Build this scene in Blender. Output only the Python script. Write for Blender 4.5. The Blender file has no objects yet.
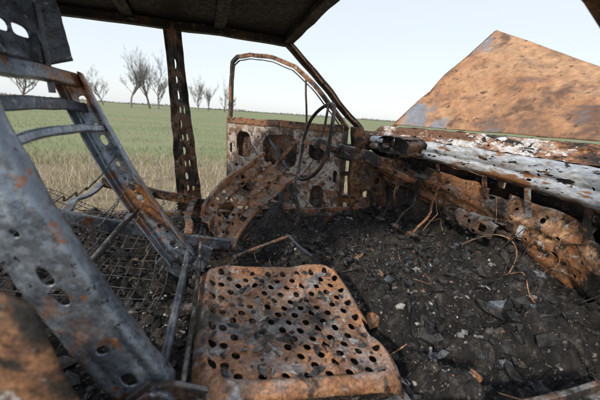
import bpy, math, random
from mathutils import Vector, Matrix, noise
random.seed(7)
V=Vector
# ------------------------------------------------------------ helpers
def link(o):
    bpy.context.scene.collection.objects.link(o); return o
def empty(name):
    o=bpy.data.objects.new(name,None); o.empty_display_size=.1; return link(o)
def mesh(name,vs,fs,mat=None,parent=None,smooth=False,solid=0,bevel=0):
    me=bpy.data.meshes.new(name); me.from_pydata([tuple(v) for v in vs],[],fs); me.update()
    o=link(bpy.data.objects.new(name,me))
    if mat: me.materials.append(mat)
    if smooth: me.polygons.foreach_set("use_smooth",[True]*len(me.polygons))
    if solid:
        m=o.modifiers.new("s","SOLIDIFY"); m.thickness=solid; m.offset=0
    if bevel:
        m=o.modifiers.new("b","BEVEL"); m.width=bevel; m.segments=2; m.limit_method='ANGLE'
    if parent: o.parent=parent
    return o
def n3(p,s,seed=0.):
    return noise.noise(V((p[0]*s+seed,p[1]*s+seed*1.7,p[2]*s-seed)))
def tube(name,pts,r,mat,parent=None,cyc=False,smooth=True,res=2):
    cu=bpy.data.curves.new(name,'CURVE'); cu.dimensions='3D'; cu.bevel_depth=r; cu.bevel_resolution=res; cu.use_fill_caps=True
    sp=cu.splines.new('NURBS' if smooth else 'POLY'); sp.points.add(len(pts)-1)
    for p,q in zip(sp.points,pts): p.co=(*q,1)
    if smooth: sp.order_u=3; sp.use_endpoint_u=not cyc
    sp.use_cyclic_u=cyc; cu.resolution_u=5
    cu.materials.append(mat)
    o=link(bpy.data.objects.new(name,cu))
    if parent: o.parent=parent
    return o
def multitube(name,lines,r,mat,parent=None):
    cu=bpy.data.curves.new(name,'CURVE'); cu.dimensions='3D'; cu.bevel_depth=r; cu.bevel_resolution=1; cu.use_fill_caps=True; cu.resolution_u=4
    for pts,k in lines:
        sp=cu.splines.new('NURBS'); sp.points.add(len(pts)-1)
        for p,q in zip(sp.points,pts): p.co=(*q,1); p.radius=k
        sp.order_u=3; sp.use_endpoint_u=True
    cu.materials.append(mat); o=link(bpy.data.objects.new(name,cu))
    if parent: o.parent=parent
    return o
def beam(name,path,w,h,mat,parent=None,up=V((0,0,1)),jit=0.,sub=6,bevel=.004):
    P=[]
    for a,b in zip(path[:-1],path[1:]):
        for k in range(sub): P.append(V(a).lerp(V(b),k/sub))
    P.append(V(path[-1])); vs=[];fs=[]
    for i,p in enumerate(P):
        t=(P[min(i+1,len(P)-1)]-P[max(i-1,0)]).normalized()
        s=t.cross(up).normalized(); u=s.cross(t).normalized()
        d=V((n3(p,9,1),n3(p,9,5),n3(p,9,9)))*jit
        for a,b in ((-1,-1),(1,-1),(1,1),(-1,1)): vs.append(p+d+s*a*w/2+u*b*h/2)
    for i in range(len(P)-1):
        for k in range(4): fs.append((i*4+k,i*4+(k+1)%4,i*4+4+(k+1)%4,i*4+4+k))
    fs.append((3,2,1,0)); n=(len(P)-1)*4; fs.append((n,n+1,n+2,n+3))
    return mesh(name,vs,fs,mat,parent,bevel=bevel)
def perf(name,nu,nv,fmap,hole,mat,parent=None,th=.003,pw=1.,sm=True,skip=None):
    vs=[];idx={};fs=[]
    E=[(-2,-2),(-1,-2),(0,-2),(1,-2),(2,-2),(2,-1),(2,0),(2,1),(2,2),(1,2),(0,2),(-1,2),(-2,2),(-2,1),(-2,0),(-2,-1)]
    def ov(a,b):
        k=(a,b)
        if k not in idx:
            idx[k]=len(vs); vs.append(fmap(a/(4*nu),b/(4*nv)))
        return idx[k]
    for i in range(nu):
        for j in range(nv):
            if skip and skip(i,j): continue
            o=[ov(i*4+2+a,j*4+2+b) for a,b in E]
            hl=hole(i,j); rs=hl if hl else (.55,.55)
            rings=[]
            for kk in ((1.22,1.0) if hl else (1.0,)):
                rg=[]
                for a,b in E:
                    t=math.atan2(b,a); c,s=math.cos(t),math.sin(t)
                    x=math.copysign(abs(c)**pw,c)*min(rs[0]*kk,.96); y=math.copysign(abs(s)**pw,s)*min(rs[1]*kk,.96)
                    rg.append(len(vs)); vs.append(fmap((i+.5+x/2)/nu,(j+.5+y/2)/nv))
                rings.append(rg)
            prev=o
            for rg in rings:
                for k in range(16): fs.append((prev[k],prev[(k+1)%16],rg[(k+1)%16],rg[k]))
                prev=rg
            if not hl:
                c=len(vs); vs.append(fmap((i+.5)/nu,(j+.5)/nv))
                for k in range(16): fs.append((prev[k],prev[(k+1)%16],c))
    return mesh(name,vs,fs,mat,parent,smooth=sm,solid=th)
def plate(name,outer,holes,M,mat,parent,ext=.002,bev=.0015):
    cu=bpy.data.curves.new(name,'CURVE'); cu.dimensions='2D'; cu.fill_mode='BOTH'; cu.extrude=ext; cu.bevel_depth=bev
    for loop in [outer]+holes:
        sp=cu.splines.new('POLY'); sp.points.add(len(loop)-1); sp.use_cyclic_u=True
        for p,q in zip(sp.points,loop): p.co=(q[0],q[1],0,1)
    t=bpy.data.objects.new("t",cu); link(t)
    me=bpy.data.meshes.new_from_object(t.evaluated_get(bpy.context.evaluated_depsgraph_get()))
    bpy.data.objects.remove(t); me.transform(M); me.name=name
    me.materials.clear(); me.materials.append(mat)
    o=link(bpy.data.objects.new(name,me)); o.parent=parent; return o
def rrect(x0,y0,x1,y1,r,n=5,w=.0):
    pts=[]
    for cx,cy,a0 in ((x1-r,y1-r,0),(x0+r,y1-r,90),(x0+r,y0+r,180),(x1-r,y0+r,270)):
        for k in range(n+1):
            a=math.radians(a0+90*k/n); p=(cx+r*math.cos(a),cy+r*math.sin(a))
            pts.append((p[0]+w*n3((p[0],p[1],0),9,1),p[1]+w*n3((p[0],p[1],0),9,4)))
    return pts
# ------------------------------------------------------------ materials
def burnt(name,stops,scale=6,bump=.4,rough=.75,metal=.0,speck=None,speck2=None,char=None,dust=None,stretch=(1,1,1),fine_amt=(.5,1.4)):
    m=bpy.data.materials.new(name); m.use_nodes=True; nt=m.node_tree; N=nt.nodes; L=nt.links
    b=N["Principled BSDF"]; b.inputs["Metallic"].default_value=metal
    tc=N.new("ShaderNodeTexCoord")
    def nz(s,d=4,r=.7,dist=.3,off=0):
        mp=N.new("ShaderNodeMapping"); mp.inputs["Location"].default_value=(off,off*2,off*3); mp.inputs["Scale"].default_value=stretch; L.new(tc.outputs["Object"],mp.inputs[0])
        n=N.new("ShaderNodeTexNoise"); n.inputs["Scale"].default_value=s; n.inputs["Detail"].default_value=d; n.inputs["Roughness"].default_value=r; n.inputs["Distortion"].default_value=dist
        L.new(mp.outputs[0],n.inputs["Vector"]); return n.outputs["Fac"]
    base=nz(scale,6,.72)
    cr=N.new("ShaderNodeValToRGB"); e=cr.color_ramp.elements
    while len(e)<len(stops): e.new(.5)
    for k,(p,c) in enumerate(stops): e[k].position=p; e[k].color=(*c,1)
    L.new(base,cr.inputs[0]); col=cr.outputs[0]
    for k,sp in enumerate((speck,speck2,char)):
        if not sp: continue
        c,s,lo,hi=sp
        mr=N.new("ShaderNodeMapRange"); mr.inputs[1].default_value=lo; mr.inputs[2].default_value=hi; mr.clamp=True
        L.new(nz(s,6 if k==2 else 3,.72,.2,3.1+k*4),mr.inputs[0])
        mx=N.new("ShaderNodeMixRGB"); mx.inputs[2].default_value=(*c,1); L.new(mr.outputs[0],mx.inputs[0]); L.new(col,mx.inputs[1]); col=mx.outputs[0]
    fine=nz(scale*12,3,.75,0,9.)
    if dust:
        ge=N.new("ShaderNodeNewGeometry"); sx=N.new("ShaderNodeSeparateXYZ"); L.new(ge.outputs["Normal"],sx.inputs[0])
        mr=N.new("ShaderNodeMapRange"); mr.inputs[1].default_value=.45; mr.inputs[2].default_value=.95; L.new(sx.outputs[2],mr.inputs[0])
        m2=N.new("ShaderNodeMapRange"); m2.inputs[1].default_value=.47; m2.inputs[2].default_value=.60; L.new(nz(scale*1.7,4,.7,.3,15),m2.inputs[0])
        mu=N.new("ShaderNodeMath"); mu.operation='MULTIPLY'; L.new(mr.outputs[0],mu.inputs[0]); L.new(m2.outputs[0],mu.inputs[1])
        m3=N.new("ShaderNodeMath"); m3.operation='MULTIPLY'; m3.inputs[1].default_value=dust[1]; L.new(mu.outputs[0],m3.inputs[0])
        mx=N.new("ShaderNodeMixRGB"); mx.inputs[2].default_value=(*dust[0],1); L.new(m3.outputs[0],mx.inputs[0]); L.new(col,mx.inputs[1]); col=mx.outputs[0]
    fr=N.new("ShaderNodeMapRange"); fr.inputs[1].default_value=.32; fr.inputs[2].default_value=.68; fr.inputs[3].default_value=fine_amt[0]; fr.inputs[4].default_value=fine_amt[1]
    L.new(fine,fr.inputs[0])
    mx=N.new("ShaderNodeMixRGB"); mx.blend_type='MULTIPLY'; mx.inputs[0].default_value=1; L.new(col,mx.inputs[1]); L.new(fr.outputs[0],mx.inputs[2]); col=mx.outputs[0]
    L.new(col,b.inputs["Base Color"])
    rr=N.new("ShaderNodeMapRange"); rr.inputs[1].default_value=.38; rr.inputs[2].default_value=.62; rr.inputs[3].default_value=rough-.20; rr.inputs[4].default_value=min(1,rough+.15)
    L.new(fine,rr.inputs[0]); L.new(rr.outputs[0],b.inputs["Roughness"])
    bp2=N.new("ShaderNodeBump"); bp2.inputs["Strength"].default_value=bump; bp2.inputs["Distance"].default_value=.004; L.new(fine,bp2.inputs["Height"]); L.new(bp2.outputs[0],b.inputs["Normal"])
    return m
OR=(.31,.135,.058); LO=(.44,.26,.145); BR=(.11,.055,.032); DK=(.018,.015,.014); BL=(.13,.16,.20); LB=(.30,.35,.41); WH=(.68,.69,.71); TAN=(.40,.31,.23); ASH=(.36,.36,.37); CH=(.014,.013,.013)
m_rust=burnt("rusted_steel",[(.34,DK),(.41,BR),(.48,OR),(.57,(.19,.10,.055)),(.64,LO),(.74,TAN)],7,.5,.72,speck=(DK,28,.56,.63),speck2=(ASH,34,.61,.67),char=(CH,3.2,.50,.59),dust=(ASH,.6))
m_rust2=burnt("bright_rusted_steel",[(.34,BR),(.44,OR),(.52,LO),(.60,(.26,.13,.065)),(.72,TAN)],8,.5,.8,speck=(DK,30,.58,.66),char=(CH,4,.56,.62),dust=(ASH,.4))
m_bp=burnt("charred_pillar_steel",[(.36,DK),(.44,BR),(.51,(.23,.115,.06)),(.58,(.12,.10,.09)),(.67,(.34,.30,.27))],10,.5,.65,speck=(DK,28,.56,.63),speck2=(ASH,34,.60,.68),char=(CH,4.2,.50,.58))
m_pan=burnt("rusted_seat_pan",[(.35,(.13,.065,.037)),(.43,(.27,.125,.06)),(.51,(.40,.205,.105)),(.59,(.23,.125,.075)),(.68,(.37,.28,.22))],9,.4,.55,speck=((.07,.04,.027),17,.55,.62),speck2=((.36,.36,.37),12,.585,.66),char=((.045,.034,.028),4.5,.52,.61),dust=(ASH,.45))
m_dark=burnt("charred_steel",[(.38,(.010,.010,.011)),(.48,DK),(.56,(.05,.034,.027)),(.64,BR),(.74,(.18,.09,.05))],9,.5,.65,speck=((.2,.2,.2),40,.60,.68),dust=(ASH,.5))
m_roof=burnt("charred_roof",[(.38,(.006,.007,.009)),(.55,(.013,.014,.017)),(.70,(.03,.028,.03))],5,.3,.65)
m_steel=burnt("heat_blued_steel",[(.33,(.07,.08,.10)),(.43,(.16,.19,.235)),(.54,(.25,.295,.355)),(.62,(.19,.215,.255)),(.70,(.33,.36,.40))],6,.2,.40,metal=.55,speck=(DK,42,.62,.69),speck2=(OR,15,.59,.66),char=((.33,.16,.075),3.4,.535,.63),dust=((.5,.51,.53),.3),fine_amt=(.72,1.2))
m_dsteel=burnt("dark_blued_steel",[(.38,(.03,.035,.043)),(.5,(.09,.105,.13)),(.6,BL),(.72,BR)],9,.25,.45,metal=.4,speck=(BR,18,.57,.64),speck2=(ASH,40,.62,.68),dust=(ASH,.4),fine_amt=(.65,1.25))
m_white=burnt("ash_bleached_panel",[(.31,BR),(.38,(.24,.14,.09)),(.43,(.40,.39,.39)),(.50,(.52,.56,.61)),(.59,(.36,.41,.47)),(.7,(.62,.64,.67))],6,.25,.40,metal=.2,speck=(DK,34,.575,.63),speck2=((.25,.12,.055),13,.555,.61),char=((.20,.11,.07),4,.555,.62),stretch=(1,.4,1.3),fine_amt=(.7,1.2))
m_shelf=burnt("ash_rust_shelf",[(.36,DK),(.42,BR),(.48,OR),(.53,(.39,.31,.26)),(.59,(.62,.61,.61)),(.72,(.36,.36,.37))],10,.6,.75,speck=(DK,24,.55,.61),speck2=(WH,30,.57,.63),char=((.14,.07,.04),4,.53,.59),stretch=(1,.6,1))
m_door=burnt("burnt_door_panel",[(.36,BR),(.43,(.22,.135,.09)),(.49,(.37,.32,.28)),(.56,(.46,.42,.39)),(.63,(.29,.19,.13)),(.73,OR)],6,.4,.65,speck=((.22,.11,.06),10,.54,.60),speck2=(DK,26,.57,.63),char=((.07,.045,.035),3.4,.53,.60))
m_hood=burnt("rusted_hood_skin",[(.34,(.16,.155,.165)),(.41,(.18,.105,.07)),(.48,(.35,.18,.09)),(.57,(.44,.26,.145)),(.65,(.27,.155,.09)),(.75,(.42,.35,.28))],2.2,.3,.55,speck=((.15,.08,.05),5.0,.54,.64),speck2=(BR,30,.60,.68),char=((.21,.225,.26),1.7,.54,.61),fine_amt=(.72,1.22))
m_ash=burnt("black_ash",[(.38,(.005,.005,.006)),(.5,(.013,.012,.012)),(.58,(.032,.029,.028)),(.70,(.11,.105,.10))],17,1.,.85,speck=((.24,.23,.22),70,.61,.68),char=((.045,.041,.038),3,.54,.64))
m_char=burnt("char_lump",[(.38,(.006,.006,.007)),(.52,(.020,.020,.022)),(.66,(.07,.07,.075))],22,.8,.5,dust=((.13,.13,.135),.6))
m_grey=burnt("grey_ash_flake",[(.38,(.10,.10,.10)),(.52,(.27,.27,.27)),(.68,(.52,.52,.52))],22,.5,.8)
m_rub=burnt("burnt_rubber",[(.38,(.008,.008,.008)),(.7,(.03,.028,.026))],12,.6,.9)
# ------------------------------------------------------------ burnt car body
car=empty("burnt_car")
def xc(y):
    pts=[(-.70,1.05),(-.62,1.15),(-.3,1.235),(0,1.20),(.3,1.12),(.55,.99),(.64,.93),(.70,.87)]
    if y<=pts[0][0]: return pts[0][1]
    for (a,b),(c,d) in zip(pts,pts[1:]):
        if y<=c: return b+(d-b)*(y-a)/(c-a)
    return pts[-1][1]
def zdrop(y): return (.62-y)/.92
def roof(u,v):
    y=-.60+1.2*v; s=(y/.60)
    x=-1.15+u*(1.50)+.03*(1-s*s)*(1 if u>.5 else 0)*u
    z=1.425-.045*s*s-.008*max(0,(x+.1)/.45)**2*(1 if x>-.1 else 0)-.06*max(0,(-.7-x)/.45)**2+.006*n3((x,y,0),5)
    return V((x,y,z))
vs=[];fs=[];nu,nv=40,30
for i in range(nu+1):
    for j in range(nv+1): vs.append(roof(i/nu,j/nv))
for i in range(nu):
    for j in range(nv): a=i*(nv+1)+j; fs.append((a,a+1,a+nv+2,a+nv+1))
mesh("roof_skin",vs,fs,m_roof,car,True,solid=.006)
for k,x in enumerate((-.75,-.35,.02)):
    beam("roof_bow_%d"%(k+1),[roof((x+1.15)/1.5,t/8)+V((0,0,-.014)) for t in range(9)],.05,.010,m_roof,car,sub=2)
for s,nm in ((1,"left"),(-1,"right")):
    beam(nm+"_roof_rail",[V((x,s*.595,roof((x+1.15)/1.5,1).z-.016)) for x in (-1.15,-.8,-.54,-.18,.1,.34)],.045,.035,m_dark,car,jit=.005,sub=4)
    beam(nm+"_roof_gutter",[V((x,s*.618,roof((x+1.15)/1.5,1).z-.006)) for x in (-1.15,-.8,-.54,-.18,.1,.34)],.012,.012,m_rust2,car,jit=.005,sub=4,bevel=.002)
    beam(nm+"_c_pillar",[(-1.12,s*.60,1.33),(-1.35,s*.68,.88)],.09,.03,m_rust,car,jit=.006)
beam("windscreen_header",[V((.345+.03*(1-(y/.6)**2),y,roof(1,(y+.6)/1.2).z-.014)) for y in (-.6,-.3,0,.3,.6)],.045,.026,m_dark,car,jit=.006,sub=4)
beam("left_a_pillar",[(.335,.59,1.36),(.50,.62,1.235),(.66,.65,1.10),(.83,.675,.965)],.038,.030,m_dark,car,jit=.008)
beam("right_a_pillar",[(.335,-.59,1.36),(.60,-.63,1.20),(.98,-.68,.97)],.045,.035,m_rust,car,jit=.006)
beam("left_a_pillar_inner_seal",[(.355,.565,1.345),(.52,.595,1.215),(.67,.625,1.085),(.82,.645,.97)],.010,.010,m_rust2,car,jit=.01)
def bp(u,v):
    z=.44+v*.93; w=.135-.060*min(1,v*1.25); cx=-.135-.045*v; cy=.685-.095*max(0,(v-.1)/.9)
    s=(u-.5)*2; x=cx+s*w/2+.005*n3((u,v*6,0),2); dy=.030*max(0,1-abs(s)*1.6)+ .010*n3((u*3,v*8,4),2)
    return V((x,cy-dy,z))
def bh(i,j):
    if i==2 and 0<j<12: return (.78,.62) if j%2 else (.5,.5)
    if i in(1,3) and j in(1,2,4,6,8): return (.45,.6)
    return None
perf("left_b_pillar",5,14,bp,bh,m_bp,car,.004)
beam("left_b_pillar_outer",[(-.165,.715,.42),(-.175,.70,.75),(-.20,.620,1.36)],.03,.010,m_dark,car,up=V((0,1,0)),jit=.004)
beam("seat_belt_bracket",[(-.12,.63,.62),(-.12,.632,.70)],.03,.01,m_dark,car,up=V((0,1,0)))
def rp(u,v):
    x=-.15+.085*(1-v)-u*.62; z=.30+v*(.55+.05*math.sin(u*9))
    y=-.735+.02*math.sin(v*3)+.03*n3((x,z,0),6)+(.02 if .15<u<.3 else 0)
    return V((x,y,z))
perf("right_side_panel",10,10,rp,lambda i,j:(.5,.5) if (i in(3,6) and j in(3,6)) else None,m_bp,car,.004)
for s,nm in ((1,"left"),(-1,"right")):
    beam(nm+"_sill",[(-.75,s*.70,.40),(0,s*.70,.40),(.9,s*.70,.40)],.13,.10,m_dark,car,jit=.01,bevel=.015)
    beam(nm+"_sill_flange",[(-.75,s*.655,.462),(0,s*.655,.458),(.86,s*.655,.462)],.012,.03,m_rust if s>0 else m_dark,car,jit=.016,bevel=.002)
def kp(u,v):
    x=.80+u*.50+.035*(1-v)*(1-u); z=.34+v*.62
    return V((x,.675+.03*n3((x*3,z*3,1),2)-.02*math.sin(u*7)*(.4),z-.04*u*v))
perf("left_kick_panel",7,7,kp,lambda i,j:(.6,.5) if (i,j) in((1,2),(3,4),(1,5),(4,1),(2,3),(0,4)) else None,m_bp,car,.004)
beam("left_hinge_pillar",[(.86,.70,.40),(.84,.695,.7),(.815,.68,.97)],.06,.065,m_rust,car,up=V((0,1,0)),jit=.012)
def kp2(u,v):
    x=.95+u*.40; z=.30+v*.66
    return V((x,-.69+.02*n3((x*3,z*3,1),2),z))
perf("right_kick_panel",5,7,kp2,lambda i,j:None,m_dark,car,.004)
def fw_(u,v):
    y=-.70+u*1.38; z=.28+v*.70
    x=xc(y)+.13+.10*math.sin(v*3.1)*(.5)+.03*n3((y*3,z*3,7),2)
    return V((x,y,z))
perf("firewall",16,8,fw_,lambda i,j:(.55,.55) if (i*7+j*3)%13==0 and 0<j<7 else None,m_dark,car,.004)
prof=[(.135,.985),(.05,.985),(.03,.972),(.022,.955),(.0,.948),(-.03,.93)]
def shelf(u,v):
    y=.66-u*1.36; d=zdrop(y); k=v*(len(prof)-1); i=min(int(k),len(prof)-2); f=k-i
    dx=prof[i][0]*(1-f)+prof[i+1][0]*f; z=prof[i][1]*(1-f)+prof[i+1][1]*f
    if v>.4: z-=.008*d*(v-.4)/.6
    return V((xc(y)+dx+.006*n3((y*6,v*3,0),3),y,z+.007*n3((y*9,v*4,5),3)+.004*n3((y*40,v*9,5),1)))
perf("dashboard_cowl_shelf",70,8,shelf,lambda i,j:(.6,.5) if j==6 and i%9 in(2,) else ((.7,.45) if j==4 and i%11==5 else None),m_shelf,car,.003)
def strip(u,v):
    y=.64-u*1.32; d=zdrop(y); zt=.93-.012*d; zb=zt-(.075+.055*d)
    z=zt+(zb-zt)*v
    dx=-.032-.014*math.sin(min(1,v/.25)*math.pi*.5)+(.022*max(0,v-.85)/.15)+.010*math.exp(-((v-.55)/.08)**2)
    dent=.014*max(0,n3((y*4,0,3),1))
    return V((xc(y)+dx+dent+.005*n3((y*5,v*2,9),2),y,z+.005*n3((y*7,0,2),2)))
perf("dashboard_crossmember",52,5,strip,lambda i,j:((.45,.5) if (j==2 and i%7==3) else ((.3,.3) if j==1 and i%13==6 else ((.8,.4) if j==3 and i in(12,13,30,44) else None))),m_white,car,.004)
def lip(u,v):
    y=.62-u*1.28; d=zdrop(y); zb=.93-.012*d-(.075+.055*d)
    return V((xc(y)-.02+.10*v,y,zb-.004-.02*v+.006*n3((y*9,v,3),2)))
perf("crossmember_bottom_lip",40,3,lip,lambda i,j:(.5,.5) if j==1 and i%5==2 else None,m_rust,car,.003)
def ldf(u,v):
    y=.60-u*1.24; d=zdrop(y); zt=.81-.090*d; zb=.64-.20*d
    z=zt+(zb-zt)*v+.010*n3((y*6,v*2,2),2)
    x=xc(y)+.035-.05*math.sin(v*3.1)+.022*n3((y*4,v*2,8),2)+.05*v-.016*math.exp(-((v-.30)/.07)**2)-.014*math.exp(-((v-.75)/.06)**2)+.006*n3((y*14,v*7,8),1)
    return V((x,y,z))
perf("lower_dash_frame",34,8,ldf,lambda i,j:((.6,.6) if (i%6==3 and j==1) else ((.75,.5) if i%9==5 and j==4 else ((.4,.4) if (i*5+j)%13==0 and j>0 else None))),m_rust,car,.004,
     skip=lambda i,j:(j==7 and i%9 in(1,2,3)) or (j==0 and i%11 in (4,5)))
def heater(u,v):
    a=u*math.pi*1.2-.3; y=.20-.30*v
    return V((1.15-.05*math.cos(a)+.015*n3((u,v,0),5),y,.585+.05*math.sin(a)+.015*n3((u,v,3),5)))
perf("heater_box_remains",8,8,heater,lambda i,j:(.6,.6) if (i+j)%5==0 else None,m_dark,car,.003,skip=lambda i,j:(i*3+j*5)%11==0)
for k,y in enumerate((.52,.30,.06,-.12,-.34,-.5)):
    d=zdrop(y); x=xc(y)
    beam("dash_bracket_%d"%(k+1),[(x-.03,y,.865-.05*d),(x-.01,y-.01,.82-.09*d),(x+.015,y-.015,.76-.11*d)]+([(x-.02,y-.02,.70-.14*d)] if k==3 else []),.026,.004,m_white if k in(3,) else m_rust,car,up=V((1,0,.2)),jit=.02,bevel=.001)
def clus(u,v):
    a=u*2*math.pi; cy,cz=.36,.900
    r=1+.14*n3((math.cos(a),math.sin(a),v),2)
    return V((.86+.10*v,cy+.14*r*math.copysign(abs(math.cos(a))**.6,math.cos(a)),cz+.045*r*math.copysign(abs(math.sin(a))**.6,math.sin(a))))
perf("instrument_cluster_housing",20,3,clus,lambda i,j:(.6,.6) if (i+j)%4==0 else None,m_bp,car,.003,skip=lambda i,j:(i*5+j*3)%7==0)
beam("instrument_cluster_back",[(.95,.24,.90),(.95,.48,.90)],.006,.075,m_dark,car,jit=.01,bevel=.002)
tube("pedal_hook",[(1.0,.42,.74),(.97,.42,.70),(.95,.41,.62),(.98,.40,.56),(1.02,.40,.55)],.006,m_rust,car)
for k,(x,y) in enumerate(((1.02,.46),(1.05,.34),(1.07,.22))):
    beam("pedal_arm_%d"%k,[(x,y,.74),(x-.02,y,.6),(x-.10,y,.47)],.014,.008,m_dark if k==1 else m_rust,car,jit=.02)
    beam("pedal_pad_%d"%k,[(x-.10,y-.03,.47),(x-.10,y+.03,.47)],.035,.012,m_dark,car)
lines=[];lines2=[]
for k in range(16):
    y=.56-.07*k; x=xc(y); r=random.Random(k)
    p=[V((x+r.uniform(-.02,.04),y,r.uniform(.68,.80)-.1*zdrop(y)))]
    for q in range(r.choice((3,4,5))): p.append(p[-1]+V((r.uniform(-.05,.02),r.uniform(-.06,.06),r.uniform(-.09,.02))))
    (lines if k%4 else lines2).append((p,r.uniform(.5,1.2)))
multitube("charred_wiring",lines,.0018,m_dark,car); multitube("rusted_wiring",lines2,.0018,m_rust2,car)
tube("hanging_wire_loop",[(1.05,-.02,.52),(1.06,-.1,.60),(1.10,-.17,.62),(1.14,-.2,.56),(1.12,-.2,.47),(1.08,-.2,.40)],.0025,m_rust2,car)
beam("steering_column",[(.50,.36,.885),(.75,.36,.81),(1.08,.36,.70)],.036,.036,m_rust,car,jit=.01,bevel=.014)
beam("column_bracket",[(.72,.36,.84),(.86,.36,.79)],.10,.06,m_rust,car,jit=.025,bevel=.008)
beam("column_switch",[(.57,.36,.87),(.65,.36,.85)],.075,.07,m_dark,car,jit=.025,bevel=.016)
tube("column_stalk",[(.60,.36,.86),(.57,.28,.87),(.56,.2,.86)],.005,m_dark,car)
tube("column_stalk_2",[(.60,.36,.86),(.58,.43,.88),(.56,.5,.9)],.005,m_dark,car)
sw=empty("steering_wheel")
ctr=V((.47,.36,.895)); nrm=V((-.55,0,.165)).normalized(); e1=V((0,1,0)); e2=nrm.cross(e1).normalized()
tube("rim",[ctr+nrm*.02+(e1*math.cos(a)+e2*math.sin(a))*.185+V((.010*math.sin(3*a),0,0)) for a in [k*math.pi/12 for k in range(24)]],.0085,m_dark,sw,cyc=True)
for k,a in enumerate((.1,math.pi-.1,math.pi*1.5)):
    beam("spoke_%d"%k,[ctr,ctr+(e1*math.cos(a)+e2*math.sin(a))*.09,ctr+nrm*.02+(e1*math.cos(a)+e2*math.sin(a))*.183],.022,.005,m_rust,sw,up=nrm,jit=.006,bevel=.001)
beam("hub",[ctr+nrm*.02,ctr-nrm*.05],.06,.06,m_dark,sw,bevel=.02,sub=2)
# open left door
door=empty("car_door")
H=V((.775,.715,0)); T=V((.115,1.465,0)); dx=(T-H); Ld=dx.length; dx.normalize(); nz_=dx.cross(V((0,0,1)))
def DM(off):
    M=Matrix.Identity(4)
    M.col[0]=(*dx,0); M.col[1]=(0,0,1,0); M.col[2]=(*nz_,0); o=H+nz_*off; M.col[3]=(*o,1); return M
outer=[(0,.36),(.02,.97),(.97,.965),(1.0,.92),(1.0,.50),(.965,.36),(.9,.315),(.06,.315)]
hol=[rrect(.09,.74,.25,.88,.045,w=.01),rrect(.34,.66,.64,.875,.07,w=.015),rrect(.75,.68,.90,.87,.05,w=.01),rrect(.11,.42,.22,.58,.05,w=.01),rrect(.32,.41,.60,.53,.05,w=.015),rrect(.72,.42,.86,.56,.05,w=.01),
     rrect(.27,.60,.31,.64,.019),rrect(.66,.58,.70,.62,.019),rrect(.945,.70,.97,.78,.012),rrect(.03,.62,.06,.70,.014),rrect(.45,.575,.53,.595,.009),rrect(.14,.64,.17,.67,.014),rrect(.88,.60,.91,.63,.014),rrect(.62,.36,.66,.38,.009),rrect(.28,.36,.32,.38,.009)]
sg=1 if nz_.y<0 else -1
plate("inner_panel",outer,hol,DM(sg*.03),m_door,door)
plate("outer_skin",outer,[],DM(-sg*.04),m_bp,door)
for (nm,a) in (("rear_edge",[(1.0,.95),(1.0,.50),(.965,.36)]),("bottom_edge",[(.94,.318),(.06,.318)]),("front_edge",[(.004,.36),(.02,.96)])):
    beam(nm,[H+dx*p+V((0,0,q)) for p,q in a],.072,.006,m_rust,door,up=(V((0,0,1)) if nm=="bottom_edge" else dx),jit=.004,bevel=.001)
fr=[(.0,.95),(.12,1.07),(.26,1.20),(.42,1.315),(.60,1.375),(.80,1.40),(.93,1.395),(.975,1.36),(.99,1.25),(1.0,.93)]
beam("window_frame",[H+dx*p+V((0,0,q)) for p,q in fr],.026,.024,m_rust,door,up=nz_,jit=.006,sub=4)
beam("window_frame_inner_lip",[H+dx*(p*.93+.03)+V((0,0,(q-.95)*.93+.95))+nz_*sg*.02 for p,q in fr],.006,.014,m_dark,door,up=nz_,jit=.006,sub=4)
beam("quarter_light_post",[H+dx*.30+V((0,0,.95)),H+dx*.33+V((0,0,1.24))],.012,.012,m_dark,door,jit=.005)
beam("waist_rail",[H+dx*.02+V((0,0,.955))+nz_*sg*.036,H+dx*.99+V((0,0,.95))+nz_*sg*.036],.012,.045,m_rust,door,jit=.01)
beam("window_regulator",[H+dx*.36+V((0,0,.86))+nz_*sg*.01,H+dx*.58+V((0,0,.60))+nz_*sg*.01],.012,.03,m_rust,door,jit=.006)
beam("window_regulator_2",[H+dx*.62+V((0,0,.86))+nz_*sg*.005,H+dx*.40+V((0,0,.62))+nz_*sg*.005],.012,.02,m_dsteel,door,jit=.006)
beam("door_rib",[H+dx*.06+V((0,0,.66))+nz_*sg*.037,H+dx*.5+V((0,0,.62))+nz_*sg*.037,H+dx*.96+V((0,0,.64))+nz_*sg*.037],.008,.03,m_door,door,jit=.008)
beam("door_rib_lower",[H+dx*.06+V((0,0,.38))+nz_*sg*.037,H+dx*.96+V((0,0,.39))+nz_*sg*.037],.008,.02,m_rust,door,jit=.006)
tube("door_pull_rod",[H+dx*.2+V((0,0,.64))+nz_*sg*.05,H+dx*.45+V((0,0,.60))+nz_*sg*.06,H+dx*.8+V((0,0,.68))+nz_*sg*.045],.006,m_rust,door)
tube("door_wire",[H+dx*.1+V((0,0,.9))+nz_*sg*.05,H+dx*.3+V((0,0,.55))+nz_*sg*.07,H+dx*.5+V((0,0,.5))+nz_*sg*.05,H+dx*.75+V((0,0,.8))+nz_*sg*.045],.003,m_dark,door)
for k,z in enumerate((.52,.84)):
    beam("hinge_%d"%k,[(.84,.70,z),(.80,.735,z),(.77,.725,z)],.05,.05,m_rust,door,up=V((0,0,1)),bevel=.01,sub=2)
beam("check_strap",[(.86,.70,.68),(.66,.80,.68)],.006,.03,m_dark,door)
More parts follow.
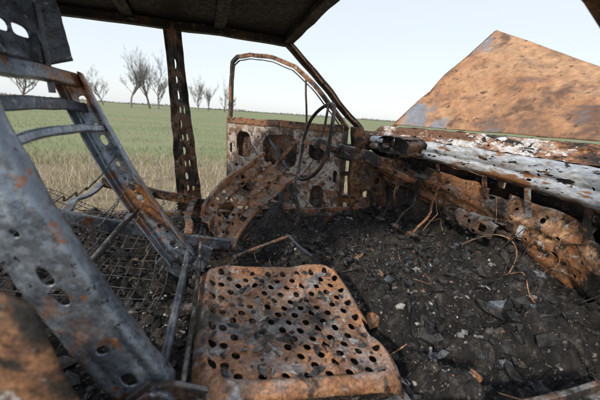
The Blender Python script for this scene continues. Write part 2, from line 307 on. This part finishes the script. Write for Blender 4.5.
# open bonnet
def hood(u,v):
    y=.61-1.25*u
    rx=xc(y)+.06; rz=1.0
    fx=1.60+.10*u; fz=1.575-.285*(u/.49) if u<.49 else 1.29-.16*(u-.49)/.51
    x=rx+(fx-rx)*v; z=rz+(fz-rz)*v
    q=math.sin(min(1,v)*math.pi)
    z+=.03*q*(.3+u)-.020*math.exp(-((u-.30)/.03)**2)*q*.6
    z+=(.020*n3((x*1.5,y*1.5,0),2,3)+.007*n3((x,y,0),9)+.008*abs(n3((x,y,0),5,3)))*(.25+.75*q)
    z+=.040*max(0,1-abs(u-.10-.45*(1-v))*9)*q
    z-=.022*max(0,1-abs(v-.35-.2*u)*12)
    return V((x,y,z))
vs=[];fs=[];nu,nv=90,70
for i in range(nu+1):
    for j in range(nv+1): vs.append(hood(i/nu,j/nv))
for i in range(nu):
    for j in range(nv): a=i*(nv+1)+j; fs.append((a,a+1,a+nv+2,a+nv+1))
mesh("open_hood",vs,fs,m_hood,car,True,solid=.004)
beam("hood_edge_far",[hood(0,t/8)+V((0,0,-.012)) for t in range(9)],.010,.022,m_rust,car,sub=2,bevel=.003)
beam("hood_edge_front",[hood(t/16,1)+V((.004,0,-.014)) for t in range(17)],.012,.022,m_rust,car,sub=1,bevel=.003)
for k,t in enumerate((.22,.5,.75)):
    beam("hood_rib_%d"%k,[hood(t,q/8)+V((.02,0,-.06)) for q in range(1,8)],.05,.02,m_dark,car,sub=2)
def side(name,s,x0,x1,zt,wheelx,mat):
    vs=[];fs=[];n=40;m=10
    for i in range(n+1):
        x=x0+(x1-x0)*i/n
        zb=.22; d=abs(x-wheelx)
        if d<.34: zb=max(zb,.27+math.sqrt(max(0,.34**2-d*d)))
        zb=min(zb,zt-.01)
        for j in range(m+1):
            t=j/m; z=zb+(zt-zb)*t
            vs.append(V((x,s*(.765-.035*max(0,(z-.6)/.3)**2+.006*n3((x,z,s),6)),z)))
    for i in range(n):
        for j in range(m): a=i*(m+1)+j; fs.append((a,a+1,a+m+2,a+m+1))
    mesh(name,vs,fs,mat,car,True,solid=.004)
for s,nm in ((1,"left"),(-1,"right")):
    side(nm+"_fender",s,.98,2.15,.86,1.55,m_rust)
    side(nm+"_rear_quarter",s,-1.95,-.98 if s>0 else -.80,.68 if s>0 else .84,-1.2,m_rust)
    beam(nm+"_fender_top",[(1.05,s*.69,.872),(1.6,s*.69,.86),(2.14,s*.66,.80)],.12,.012,m_rust,car,jit=.008)
    beam(nm+"_quarter_top",[(-1.0,s*.70,.69 if s>0 else .85),(-1.9,s*.70,.80)],.10,.012,m_rust,car,jit=.008)
beam("front_panel",[(2.15,-.74,.62),(2.18,0,.62),(2.15,.74,.62)],.02,.42,m_rust,car,jit=.02)
beam("front_bumper",[(2.2,-.76,.42),(2.28,0,.42),(2.2,.76,.42)],.05,.12,m_dark,car,jit=.01)
beam("tail_panel",[(-1.95,-.74,.55),(-1.98,0,.55),(-1.95,.74,.55)],.02,.5,m_rust,car,jit=.02)
beam("rear_shelf",[(-1.35,-.66,.72),(-1.35,.66,.72)],.35,.012,m_dark,car,jit=.02)
beam("boot_lid",[(-1.75,-.66,.82),(-1.75,.66,.82)],.38,.012,m_rust,car,jit=.02)
beam("engine_block",[(1.55,-.2,.55),(2.0,-.2,.55)],.3,.35,m_dark,car,jit=.03,bevel=.03)
for k,(x,s) in enumerate(((1.55,1),(1.55,-1),(-1.2,1),(-1.2,-1))):
    c=V((x,s*.69,.24)); vs=[];fs=[];n=32;pr=[(.03,.03),(.10,.025),(.13,-.01),(.165,.0),(.178,.05),(.182,.06),(.17,-.08),(.16,-.08)]
    for a in range(n):
        t=a*2*math.pi/n
        for (r,w) in pr: vs.append(c+V((r*math.cos(t),s*w,r*math.sin(t))))
    q=len(pr)
    for a in range(n):
        for b in range(q-1): fs.append((a*q+b,((a+1)%n)*q+b,((a+1)%n)*q+b+1,a*q+b+1))
    mesh("rim_%d"%k,vs,fs,m_rust,car,True,solid=.004)
    vs=[c+V(((.2+.02*math.cos(p))*math.cos(t),.05*math.sin(p),(.2+.02*math.cos(p))*math.sin(t))) for t in [i*math.pi/16 for i in range(32)] for p in [j*math.pi/4 for j in range(8)]]
    mesh("tyre_bead_%d"%k,vs,[((i*8+j),((i+1)%32)*8+j,((i+1)%32)*8+(j+1)%8,i*8+(j+1)%8) for i in range(32) for j in range(8)],m_rub,car,True)
def fh(x,y):
    z=.325
    z+=.07*max(0,min(1,(y-.40)/.25))**1.5
    z+=.10*max(0,min(1,(x-.85)/.4))
    z+=.06*math.exp(-((y+.0)/.13)**2)*(1 if x>.2 else .5)
    open_=min(1,max(0,(x-.40)/.12)) if y<.05 else 1
    z+=open_*(.14*max(0,n3((x,y,0),4.2,2)+.1)+.10*max(0,n3((x,y,0),8,8)))
    z+=.025*n3((x,y,0),13,4)+.030*abs(n3((x,y,0),24,1))+.014*n3((x,y,0),50,1)+.007*n3((x,y,0),100,1)
    return z
vs=[];fs=[];nu,nv=330,180
X0,X1,Y0,Y1=-1.3,1.42,-.70,.69
for i in range(nu+1):
    for j in range(nv+1):
        x=X0+(X1-X0)*i/nu;y=Y0+(Y1-Y0)*j/nv; vs.append(V((x,y,fh(x,y))))
for i in range(nu):
    for j in range(nv): a=i*(nv+1)+j; fs.append((a,a+nv+1,a+nv+2,a+1))
mesh("ash_covered_floor",vs,fs,m_ash,car,False)
beam("floor_pan",[(-1.9,0,.25),(2.1,0,.25)],1.38,.04,m_dark,car)
ico=[V(p).normalized() for p in ((0,1,1.6),(0,-1,1.6),(0,1,-1.6),(0,-1,-1.6),(1,1.6,0),(-1,1.6,0),(1,-1.6,0),(-1,-1.6,0),(1.6,0,1),(-1.6,0,1),(1.6,0,-1),(-1.6,0,-1))]
icf=[(0,1,8),(0,8,4),(0,4,5),(0,5,9),(0,9,1),(1,6,8),(8,6,10),(8,10,4),(4,10,2),(4,2,5),(5,2,11),(5,11,9),(9,11,7),(9,7,1),(1,7,6),(3,2,10),(3,10,6),(3,6,7),(3,7,11),(3,11,2)]
def sheet(vs,fs,mi,p,s,k,r):
    b=len(vs); n=6; sd=r.uniform(0,50)
    R=Matrix.Rotation(r.uniform(0,6.28),3,'Z')@Matrix.Rotation(r.uniform(-.5,.5),3,'X'); a=r.uniform(.2,.7)
    for i in range(n):
        for j in range(n):
            u,v=i/(n-1)-.5,j/(n-1)-.5
            w=V((u*2+.4*n3((u,v,0),2,sd),v*2*a+.4*n3((u,v,0),2,sd+9),.7*n3((u,v,0),2.5,sd+4)+r.uniform(-.04,.04)))
            vs.append(V(p)+(R@w)*s)
    for i in range(n-1):
        for j in range(n-1): fs.append((b+i*n+j,b+i*n+j+1,b+i*n+n+j+1,b+i*n+n+j)); mi.append(k)
def debris(name,items,mats,sheets=()):
    vs=[];fs=[];mi=[]
    for (p,s,fl,k,seed) in items:
        r=random.Random(seed); b=len(vs)
        R=Matrix.Rotation(r.uniform(0,6.28),3,'Z')@Matrix.Rotation(r.uniform(-.7,.7),3,'X')
        sx,sy=r.uniform(.6,1.9),r.uniform(.45,1.1)
        for q in ico:
            w=q*r.uniform(.45,1.3); w=V((w.x*sx,w.y*sy,w.z*fl)); vs.append(V(p)+(R@w)*s)
        for f in icf: fs.append(tuple(b+t for t in f)); mi.append(k)
    for (p,s,k,seed) in sheets: sheet(vs,fs,mi,p,s,k,random.Random(seed))
    o=mesh(name,vs,fs,None)
    for m in mats: o.data.materials.append(m)
    o.data.polygons.foreach_set("material_index",mi); return o
it=[]; sh=[]
for k in range(10500):
    x=random.uniform(-1.1,1.35); y=random.uniform(-.66,.66)
    if noise.noise(V((x*5,y*5,1)))<random.uniform(-.5,.25): continue
    s=random.choice((.0022,.0028,.0035,.0045,.006,.009)) * random.uniform(.7,1.3)
    if random.random()<.07: s=random.uniform(.012,.028)
    q=random.random(); mt=0 if q<.76 else (1 if q<.93 else 2)
    if s>.011: mt=0 if random.random()<.93 else random.choice((1,2))
    it.append((V((x,y,fh(x,y)+s*.25)),s,random.uniform(.3,.9),mt,k))
for (x,y,s) in ((1.02,-.30,.055),(1.12,-.26,.05),(.98,-.40,.045),(.9,.05,.04),(.95,.0,.03),(.72,-.05,.045),(1.12,-.02,.04),(.8,.35,.035),(.6,.2,.035),(1.0,.2,.035),(.66,-.35,.04),(.85,-.45,.04),(.5,.4,.03)):
    for q in range(9):
        xx,yy=x+random.gauss(0,s*.8),y+random.gauss(0,s*.8); it.append((V((xx,yy,fh(xx,yy)+s*.25)),s*random.uniform(.3,.75),.9,0 if q else 3,int(x*1000+y*77+q)))
for k in range(110):
    x=random.uniform(.45,1.3) if k%3 else random.uniform(-1,.45); y=random.uniform(-.6,.62); s=random.uniform(.007,.026)
    sh.append((V((x,y,fh(x,y)+s*.35)),s,random.choice((0,0,0,1,1,2,3,3)),k))
debris("ash_debris",it,[m_char,m_grey,m_rust,m_dsteel],sh)
lines=[]
for k in range(70):
    r=random.Random(k+500); x=r.uniform(-.9,1.2); y=r.uniform(-.6,.6); a=r.uniform(0,6.28); p=[]
    for q in range(6):
        p.append((x,y,fh(x,y)+.004+r.uniform(0,.03)*(0<q<5))); a+=r.gauss(0,.8); l=r.uniform(.015,.05); x+=math.cos(a)*l; y=min(.62,max(-.62,y+math.sin(a)*l))
    lines.append((p,r.uniform(.6,2.2)))
multitube("loose_wires",lines[:50],.0013,m_dark); multitube("loose_wires.001",lines[50:],.0013,m_rust2)
# ------------------------------------------------------------ near seat
seat=empty("car_seat")
NL,NR,FL,FR=V((-.05,-.555,.515)),V((.43,-.55,.445)),V((-.05,-.07,.53)),V((.43,-.07,.48))
def pan(u,v):
    a,b=u*2-1,v*2-1
    uu=.5+.5*a*(1-.030*abs(b)**8)+.008*n3((v*3,0,0),1,3)*(u>.5); vv=.5+.5*b*(1-.04*abs(a)**8)
    p=NL.lerp(NR,uu).lerp(FL.lerp(FR,uu),vv)
    dish=-.024*(1-a*a)*(1-b*b)
    e=(abs(a)**9+abs(b)**9)**(1/9)
    rim=.012*math.exp(-((e-.90)/.04)**2)-.016*max(0,(e-.94)/.06)**1.5
    wav=.006*n3((u,v,0),4,2)+.003*n3((u,v,0),9,2)
    bead=.008*math.exp(-((abs(a)-.30)/.035)**2)*(1 if abs(b)<.8 else 0)
    dent=-.02*math.exp(-((u-.97)**2+(v-.35)**2)/.008)+.020*math.exp(-((u-.85)**2+(v-1)**2)/.02)
    return p+V((0,0,dish+rim+wav+bead+dent))
def ph(i,j):
    if i in(0,18) or j in(0,15): return None
    if i==1 and 1<j<14 and j%2==0: return (.7,.9)
    if 2<=i<=17 and 1<=j<=14:
        if (i in(4,5,6,7) and j in (2,3,4,5,6)): return None
        if (i+j)%2==0 and (i*7+j*11)%13: return (.74,.74)
    return None
perf("seat_pan",19,16,pan,ph,m_pan,seat,.003,skip=lambda i,j:(i,j) in ((18,5),(18,6)))
for k,y in enumerate((-.520,-.085)):
    beam("pan_side_rail_%d"%k,[(-.08,y,.475),(.15,y,.445),(.40,y,.405 if k==0 else .43)],.018,.035,m_dark,seat,jit=.006)
    beam("slide_rail_%d"%k,[(-.15,y,.375),(.45,y,.365)],.04,.025,m_dark,seat,jit=.006)
    for q,x in enumerate((-.05,.36)):
        beam("leg_%d_%d"%(k,q),[(x,y,.47),(x+.02,y,.37)],.03,.008,m_dark,seat,up=V((0,1,0)),jit=.004)
beam("front_crossbar",[(.40,-.50,.405),(.41,-.10,.43)],.03,.03,m_dark,seat,jit=.01)
def rail(y0,hx,hz,tx,tz,w0,w1,inn):
    A=V((hx,y0,hz)); B=V((tx,y0,tz)); t=(B-A).normalized(); n=V((t.z,0,-t.x))
    def f(u,v):
        c=A.lerp(B,u)+n*(.035*math.sin(u*math.pi)*-.5)
        w=w0+(w1-w0)*u
        if v<.2: k=v/.2; a=-.5-.02*math.sin(k*3.14); dy=inn*(.032-.030*k)
        elif v>.8: k=(v-.8)/.2; a=.5+.02*math.sin(k*3.14); dy=inn*(.002+.030*k)
        else:
            a=-.5+(v-.2)/.6; dy=-.006*inn*(1-abs(2*a)**4)+.006*inn*math.exp(-((abs(a)-.30)/.06)**2)
        return c+n*a*w+V((0,dy+.004*n3((u*6,v*2,y0),2),.004*n3((u*5,v,y0),3)))
    return f
def rh(i,j):
    if j!=2: return None
    return {1:(.75,.75),3:(.45,.6),4:None,6:(.85,.62),7:(.85,.62),9:(.4,.4),11:(.85,.75),12:(.5,.5),14:(.6,.8)}.get(i)
perf("backrest_near_rail",16,5,rail(-.545,-.118,.53,-.320,1.075,.088,.070,1),rh,m_steel,seat,.003,pw=.8)
perf("backrest_far_rail",16,5,rail(-.075,-.10,.56,-.345,1.07,.075,.06,-1),rh,m_steel,seat,.003,pw=.8)
def cross(name,u,mat,w=.06,th=.012,dx=0):
    x=-.125-.21*u+dx; z=.53+.55*u
    beam(name,[(x,-.54,z),(x-.01,-.42,z+.004),(x-.01,-.2,z+.004),(x,-.08,z)],th,w,mat,seat,up=V((-.3,0,1)),jit=.005)
cross("backrest_top_bar",.97,m_steel,.032,.02)
cross("backrest_upper_plate",.86,m_dsteel,.026,.006,-.01)
cross("backrest_second_bar",.77,m_steel,.018,.014,.01)
cross("backrest_lumbar_bar",.35,m_dark,.014,.010,-.02)
tube("recliner_shaft",[(-.105,-.56,.535),(-.09,-.3,.56),(-.085,-.04,.585)],.010,m_dsteel,seat)
tube("recliner_rod",[(-.06,-.56,.55),(-.045,-.3,.575),(-.05,-.04,.60)],.0055,m_dark,seat)
for k,(y,z) in enumerate(((-.56,.53),(-.055,.565))):
    beam("recliner_bracket_%d"%k,[(-.15,y,z-.06),(-.10,y,z),(-.03,y,z-.03)],.012,.09,m_dsteel if k else m_dark,seat,jit=.006,bevel=.004)
    vs=[V((-.105+ .035*math.cos(a),y+s_,z+.035*math.sin(a))) for s_ in(-.014,.014) for a in [i*math.pi/8 for i in range(16)]]
    mesh("recliner_hub_%d"%k,vs,[tuple(range(15,-1,-1)),tuple(range(16,32))]+[(i,(i+1)%16,16+(i+1)%16,16+i) for i in range(16)],m_dsteel,seat,bevel=.004)
lines=[]
for k in range(5):
    z=.60+.07*k; x=-.15-.028*k
    lines.append(([(x,-.53,z)]+[(x+(.010 if q%2 else -.010),-.53+.025*q,z+(.012 if q%2 else -.012)-.04*math.sin(q/18*3.14)) for q in range(1,18)]+[(x,-.08,z)],1))
multitube("backrest_springs",lines,.0016,m_dark,seat)
hx=-.345
def hr(u,v):
    y=-.47+.34*u; z=1.085+.27*v; e=abs(u*2-1)
    return V((hx-.04*v-.02*(1-e*e)+.03*max(0,(e-.85)/.15)+.004*n3((u*5,v*5,0),2),y,z-.02*max(0,(e-.8)/.2)*(1 if v>.5 else -1)))
perf("headrest_frame",6,7,hr,lambda i,j:(.95,.6) if 0<i<5 and j in(1,3,5) else None,m_dsteel,seat,.006,pw=.7)
for k,y in enumerate((-.40,-.19)):
    tube("headrest_post_%d"%k,[(hx+.005,y,1.03),(hx,y,1.2)],.007,m_dsteel,seat)
it=[]
for k in range(520):
    u,v=random.uniform(.08,.92),random.uniform(.08,.92)
    if ph(int(u*19),int(v*16)): continue
    s=random.choice((.0018,.0025,.003,.005,.008,.011))*random.uniform(.7,1.3)
    p=pan(u,v); q=random.random()
    it.append((p+V((0,0,.002+s*.2)),s,.35,0 if q<.5 else (1 if q<.85 else 2),k+9000))
o=debris("charred_flakes",it,[m_char,m_grey,m_rust]); o.parent=seat
# ------------------------------------------------------------ far seat (collapsed)
seat2=empty("car_seat.001")
a_,b_,c_,d_=V((-.07,.15,.64)),V((.04,.15,.46)),V((.23,.58,.80)),V((.39,.58,.66))
def pan2(u,v):
    p=a_.lerp(b_,v).lerp(c_.lerp(d_,v),u)
    n=(c_-a_).cross(b_-a_).normalized()
    if n.z>0: n=-n
    e=abs(v*2-1)
    h=.085*math.sin(u*math.pi)-.028*max(0,(e-.75)/.25)-.014*math.exp(-((e-.40)/.1)**2)
    h+=.012*n3((u*3,v*3,0),2)
    return p+n*h
perf("seat_pan",16,8,pan2,lambda i,j:((.70,.70) if (0<j<7 and 0<i<15 and (i+j)%2==0) else None),m_pan,seat2,.004,
     skip=lambda i,j:(i,j) in ((15,0),(15,1),(0,7),(6,7)) or (4<=i<=11 and j in(3,4) and i not in (7,)))
beam("pan_edge",[pan2(t/8,1.0) for t in range(9)],.016,.018,m_pan,seat2,jit=.006,sub=2)
beam("pan_edge_2",[pan2(t/8,0.0) for t in range(9)],.014,.022,m_pan,seat2,jit=.006,sub=2)
beam("frame_rail_1",[(.05,.13,.50),(-.2,.12,.56),(-.55,.13,.66)],.018,.045,m_dsteel,seat2,jit=.012)
beam("frame_rail_2",[(.10,.56,.52),(-.15,.55,.57),(-.5,.54,.66)],.018,.045,m_rust,seat2,jit=.012)
for k,x in enumerate((-.1,-.3,-.5)):
    beam("frame_cross_%d"%k,[(x,.13,.545-x*.2),(x-.02,.33,.54-x*.2),(x,.54,.55-x*.2)],.03,.012,m_dsteel if k else m_rust,seat2,jit=.014)
lines=[]
for k in range(7):
    x=-.06-.06*k
    lines.append(([(x+(.012 if q%2 else -.012),.14+.4*q/18,.535-x*.2+.01*(q%2)-.03*math.sin(q/18*3.14)) for q in range(19)],1))
multitube("seat_springs",lines,.002,m_dsteel,seat2)
beam("support_leg",[(.34,.56,.66),(.36,.56,.43)],.026,.010,m_dsteel,seat2,up=V((0,1,0)),jit=.008)
beam("support_leg_2",[(.02,.16,.5),(.05,.18,.37)],.03,.012,m_dark,seat2,up=V((0,1,0)),jit=.006)
beam("hinge_arm",[(.40,.58,.66),(.44,.50,.5),(.40,.46,.42)],.024,.01,m_dark,seat2,up=V((0,1,0)),jit=.01)
beam("loose_steel_bar",[(.06,.09,.465),(.20,.19,.465),(.35,.30,.455)],.016,.010,m_pan,None,jit=.008)
beam("loose_steel_bar.001",[(.33,.32,.46),(.36,.2,.44),(.40,.12,.43)],.014,.01,m_dsteel,None,jit=.01)
spr=empty("rear_seat_springs")
def sz(x,y): return .50+.05*math.sin(x*6)+.05*n3((x,y,0),4)+.12*max(0,-(x+.55))
l1=[];l2=[]
for i in range(22):
    x=-1.05+i*.042
    l1.append(([(x+.02*n3((x,q,0),3),-.15+q*.08,sz(x,-.15+q*.08)) for q in range(11)],1.1 if i%3 else .8))
for j in range(17):
    y=-.15+j*.05
    l2.append(([(-1.05+q*.077,y+.02*n3((q,y,0),.6),sz(-1.05+q*.077,y)+.004) for q in range(12)],1))
multitube("cross_wires",l1,.0018,m_dsteel,spr); multitube("long_wires",l2,.0018,m_dark,spr)
# ------------------------------------------------------------ ground, field, grass
def groundmat():
    m=bpy.data.materials.new("field_ground"); m.use_nodes=True; nt=m.node_tree;N=nt.nodes;L=nt.links;b=N["Principled BSDF"];b.inputs["Roughness"].default_value=.95
    b.inputs["Specular IOR Level"].default_value=.1
    tc=N.new("ShaderNodeTexCoord"); sx=N.new("ShaderNodeSeparateXYZ"); L.new(tc.outputs["Object"],sx.inputs[0])
    def nz(s,d=5,sc=(1,1,1)):
        mp=N.new("ShaderNodeMapping"); mp.inputs["Scale"].default_value=sc; L.new(tc.outputs["Object"],mp.inputs[0])
        n=N.new("ShaderNodeTexNoise"); n.inputs["Scale"].default_value=s; n.inputs["Detail"].default_value=d; n.inputs["Roughness"].default_value=.7; L.new(mp.outputs[0],n.inputs[0]); return n.outputs[0]
    r1=N.new("ShaderNodeValToRGB"); e=r1.color_ramp.elements; e[0].position=.36;e[0].color=(.27,.25,.17,1);e[1].position=.66;e[1].color=(.18,.22,.11,1)
    x=e.new(.48); x.color=(.23,.255,.145,1); L.new(nz(.12,8,(.5,2.2,1)),r1.inputs[0])
    r2=N.new("ShaderNodeValToRGB"); e=r2.color_ramp.elements; e[0].position=.3;e[0].color=(.12,.10,.065,1);e[1].position=.7;e[1].color=(.34,.28,.19,1); L.new(nz(3),r2.inputs[0])
    ad=N.new("ShaderNodeMath"); ad.operation='MULTIPLY_ADD'; ad.inputs[1].default_value=2.5; L.new(nz(.8),ad.inputs[0]); L.new(sx.outputs[1],ad.inputs[2])
    mr=N.new("ShaderNodeMapRange"); mr.inputs[1].default_value=5.6; mr.inputs[2].default_value=8.0; L.new(ad.outputs[0],mr.inputs[0])
    mx=N.new("ShaderNodeMixRGB"); L.new(mr.outputs[0],mx.inputs[0]); L.new(r2.outputs[0],mx.inputs[1]); L.new(r1.outputs[0],mx.inputs[2])
    L.new(mx.outputs[0],b.inputs["Base Color"]); return m
S=3000
mesh("ground",[(-S,-S,0),(S,-S,0),(S,S,0),(-S,S,0)],[(0,1,2,3)],groundmat())
def blades(name,n,pos,h0,h1,w,cols,lean):
    vs=[];fs=[];mi=[]
    for k in range(n):
        x,y,sc=pos(); h=random.uniform(h0,h1)*sc; a=random.uniform(0,6.28); ww=w*random.uniform(.6,1.4)
        lx,ly=random.gauss(0,lean)*h,random.gauss(0,lean)*h; c,s=math.cos(a)*ww,math.sin(a)*ww; b=len(vs)
        vs+= [(x-c,y-s,-.01),(x+c,y+s,-.01),(x+lx*.4+c*.7,y+ly*.4+s*.7,h*.55),(x+lx*.4-c*.7,y+ly*.4-s*.7,h*.55),(x+lx,y+ly,h)]
        fs+= [(b,b+1,b+2,b+3),(b+3,b+2,b+4)]; t=random.randrange(len(cols)); mi+=[t,t]
    o=mesh(name,vs,fs)
    for c in cols:
        m=bpy.data.materials.new(name+"_blade"); m.use_nodes=True; q=m.node_tree.nodes["Principled BSDF"]; q.inputs["Base Color"].default_value=(*c,1); q.inputs["Roughness"].default_value=.8; q.inputs["Specular IOR Level"].default_value=.15
        o.data.materials.append(m)
    o.data.polygons.foreach_set("material_index",mi)
def dp():
    while 1:
        y=random.uniform(1.0,5.4) if random.random()<.88 else random.uniform(-4,6.6); x=random.uniform(-7,4.5)
        if -2.1<x<2.4 and -1.5<y<.95: continue
        if noise.noise(V((x*.9,y*.9,0)))<random.uniform(-.5,.35): continue
        return x,y,(.45+.75*max(0,.5+noise.noise(V((x*.5,y*.5,3)))))*(1.2-.10*max(0,y))
blades("dry_grass",26000,dp,.10,.36,.0026,[(.50,.43,.33),(.41,.34,.25),(.32,.27,.19),(.28,.27,.17),(.60,.54,.44)],.5)
def gp():
    while 1:
        d=4.6+38*random.random()**1.6; a=random.uniform(-.75,1.0)
        if noise.noise(V((a*d*.3,d*.8,7)))<random.uniform(-.5,.3): continue
        return a*d, d, 1
blades("crop_field",24000,gp,.05,.12,.006,[(.20,.25,.12),(.25,.28,.16),(.34,.32,.21),(.17,.21,.10)],.4)
# ------------------------------------------------------------ bare trees
m_bark=bpy.data.materials.new("bark"); m_bark.use_nodes=True
q=m_bark.node_tree; nn=q.nodes.new("ShaderNodeTexNoise"); nn.inputs["Scale"].default_value=3; rr=q.nodes.new("ShaderNodeValToRGB"); rr.color_ramp.elements[0].color=(.09,.08,.075,1); rr.color_ramp.elements[1].color=(.17,.155,.14,1)
q.links.new(nn.outputs[0],rr.inputs[0]); q.links.new(rr.outputs[0],q.nodes["Principled BSDF"].inputs["Base Color"])
def tree(name,x,y,H,seed,spread=.45,dens=2):
    r=random.Random(seed); vs=[];fs=[]
    def seg(p,d,l,ra,rb,depth):
        n=3 if depth<4 else 2; pts=[p]; dd=d.copy()
        for k in range(n):
            dd=(dd+V((r.gauss(0,.13),r.gauss(0,.13),r.gauss(0,.05)+.06))).normalized(); pts.append(pts[-1]+dd*l/n)
        sides=6 if depth<2 else 3
        b=len(vs); s=dd.orthogonal().normalized(); t=dd.cross(s)
        for k,pp in enumerate(pts):
            ra_=max(.012,ra+(rb-ra)*k/n)
            for a in range(sides):
                an=a*2*math.pi/sides; vs.append(pp+(s*math.cos(an)+t*math.sin(an))*ra_)
        for k in range(n):
            for a in range(sides): fs.append((b+k*sides+a,b+k*sides+(a+1)%sides,b+(k+1)*sides+(a+1)%sides,b+(k+1)*sides+a))
        if depth>=7: return
        kids=dens if depth>0 else 5
        for c in range(kids+(1 if r.random()<.7 else 0)):
            f=r.uniform(.35,1.0) if c else 1.0
            if depth==0: f=r.uniform(.35,1.0) if c else 1
            k=min(int(f*n),n-1); q=pts[k].lerp(pts[k+1],f*n-k) if f<1 else pts[-1]
            ax=V((r.uniform(-1,1),r.uniform(-1,1),r.uniform(-.1,.25))).normalized()
            sp_=spread*(1.3 if c else .35)
            nd=(dd*(1-spread*.45)+ax*sp_+V((0,0,.14))).normalized()
            seg(q,nd,l*(r.uniform(.45,.75) if c else r.uniform(.74,.86)),rb*(.9 if not c else .55),rb*.5,depth+1)
    seg(V((x,y,-.1)),V((0,0,1)),H*.26,H*.018,H*.014,0)
    mesh(name,vs,fs,m_bark)
D=80
tree("bare_tree",-.235*D,D,13.5,3); tree("bare_tree.001",-.192*D,D+3,14.5,11); tree("bare_tree.002",-.165*D,D+1,13,21)
tree("bare_tree.003",-.305*95,95,10,5); tree("bare_tree.004",-.50*60,60,10.5,8)
tree("bare_tree.005",-.05*120,120,13,14); tree("bare_tree.006",-.02*124,124,12,31); tree("bare_tree.007",.03*130,130,12.5,9); tree("bare_tree.008",.055*130,133,10,19)
def hedge():
    vs=[];fs=[]
    for k in range(5000):
        x=random.uniform(-400,500); y=330+random.uniform(-6,6)
        h=max(.3,1.2+2.0*noise.noise(V((x*.03,0,0)))+random.uniform(-.8,.8)); w=random.uniform(.2,.8); z=random.uniform(0,h)
        b=len(vs); vs+=[(x-w,y,z-.6),(x+w,y,z-.5),(x+random.uniform(-w,w),y,z+random.uniform(.2,.9))]; fs.append((b,b+1,b+2))
    mesh("distant_hedge",vs,fs,m_bark)
hedge()
# ------------------------------------------------------------ light + sky
sd=V((-.62,-.55,.50)).normalized()
el=math.asin(sd.z); rot=math.atan2(sd.x,sd.y)
w=bpy.data.worlds.new("World"); bpy.context.scene.world=w; w.use_nodes=True; nt=w.node_tree
sk=nt.nodes.new("ShaderNodeTexSky"); sk.sky_type='NISHITA'; sk.sun_disc=False; sk.sun_elevation=el; sk.sun_rotation=rot; sk.dust_density=1.0; sk.air_density=1.0; sk.ozone_density=1.0
mx=nt.nodes.new("ShaderNodeMixRGB"); mx.inputs[0].default_value=.72; mx.inputs[2].default_value=(6.7,7.0,7.35,1)   # thin bright high haze over the blue
nt.links.new(sk.outputs[0],mx.inputs[1]); nt.links.new(mx.outputs[0],nt.nodes["Background"].inputs[0]); nt.nodes["Background"].inputs[1].default_value=.15
sl=bpy.data.lights.new("sun","SUN"); sl.energy=3.2; sl.angle=math.radians(4); sl.color=(1,.90,.76)
so=link(bpy.data.objects.new("sun",sl)); so.rotation_euler=sd.to_track_quat('Z','Y').to_euler()
# ------------------------------------------------------------ camera
psi=math.radians(16.3); th=math.radians(15.86); roll=math.radians(3.95)
fw=V((math.sin(psi)*math.cos(th),math.cos(psi)*math.cos(th),-math.sin(th))); r=V((math.cos(psi),-math.sin(psi),0)); u=r.cross(fw)
R=r*math.cos(roll)+u*math.sin(roll); U=u*math.cos(roll)-r*math.sin(roll)
cam=bpy.data.cameras.new("camera"); cam.lens=18; cam.sensor_width=36; cam.clip_start=.02; cam.clip_end=6000
cam.dof.use_dof=True; cam.dof.focus_distance=1.25; cam.dof.aperture_fstop=4.0
co=link(bpy.data.objects.new("camera",cam)); M=Matrix.Identity(4)
M.col[0]=(*R,0); M.col[1]=(*U,0); M.col[2]=(*(-fw),0); M.col[3]=(0,-1.0,1.02,1); co.matrix_world=M
bpy.context.scene.camera=co
sc=bpy.context.scene; sc.view_settings.view_transform='Standard'; sc.view_settings.look='None'; sc.view_settings.exposure=0
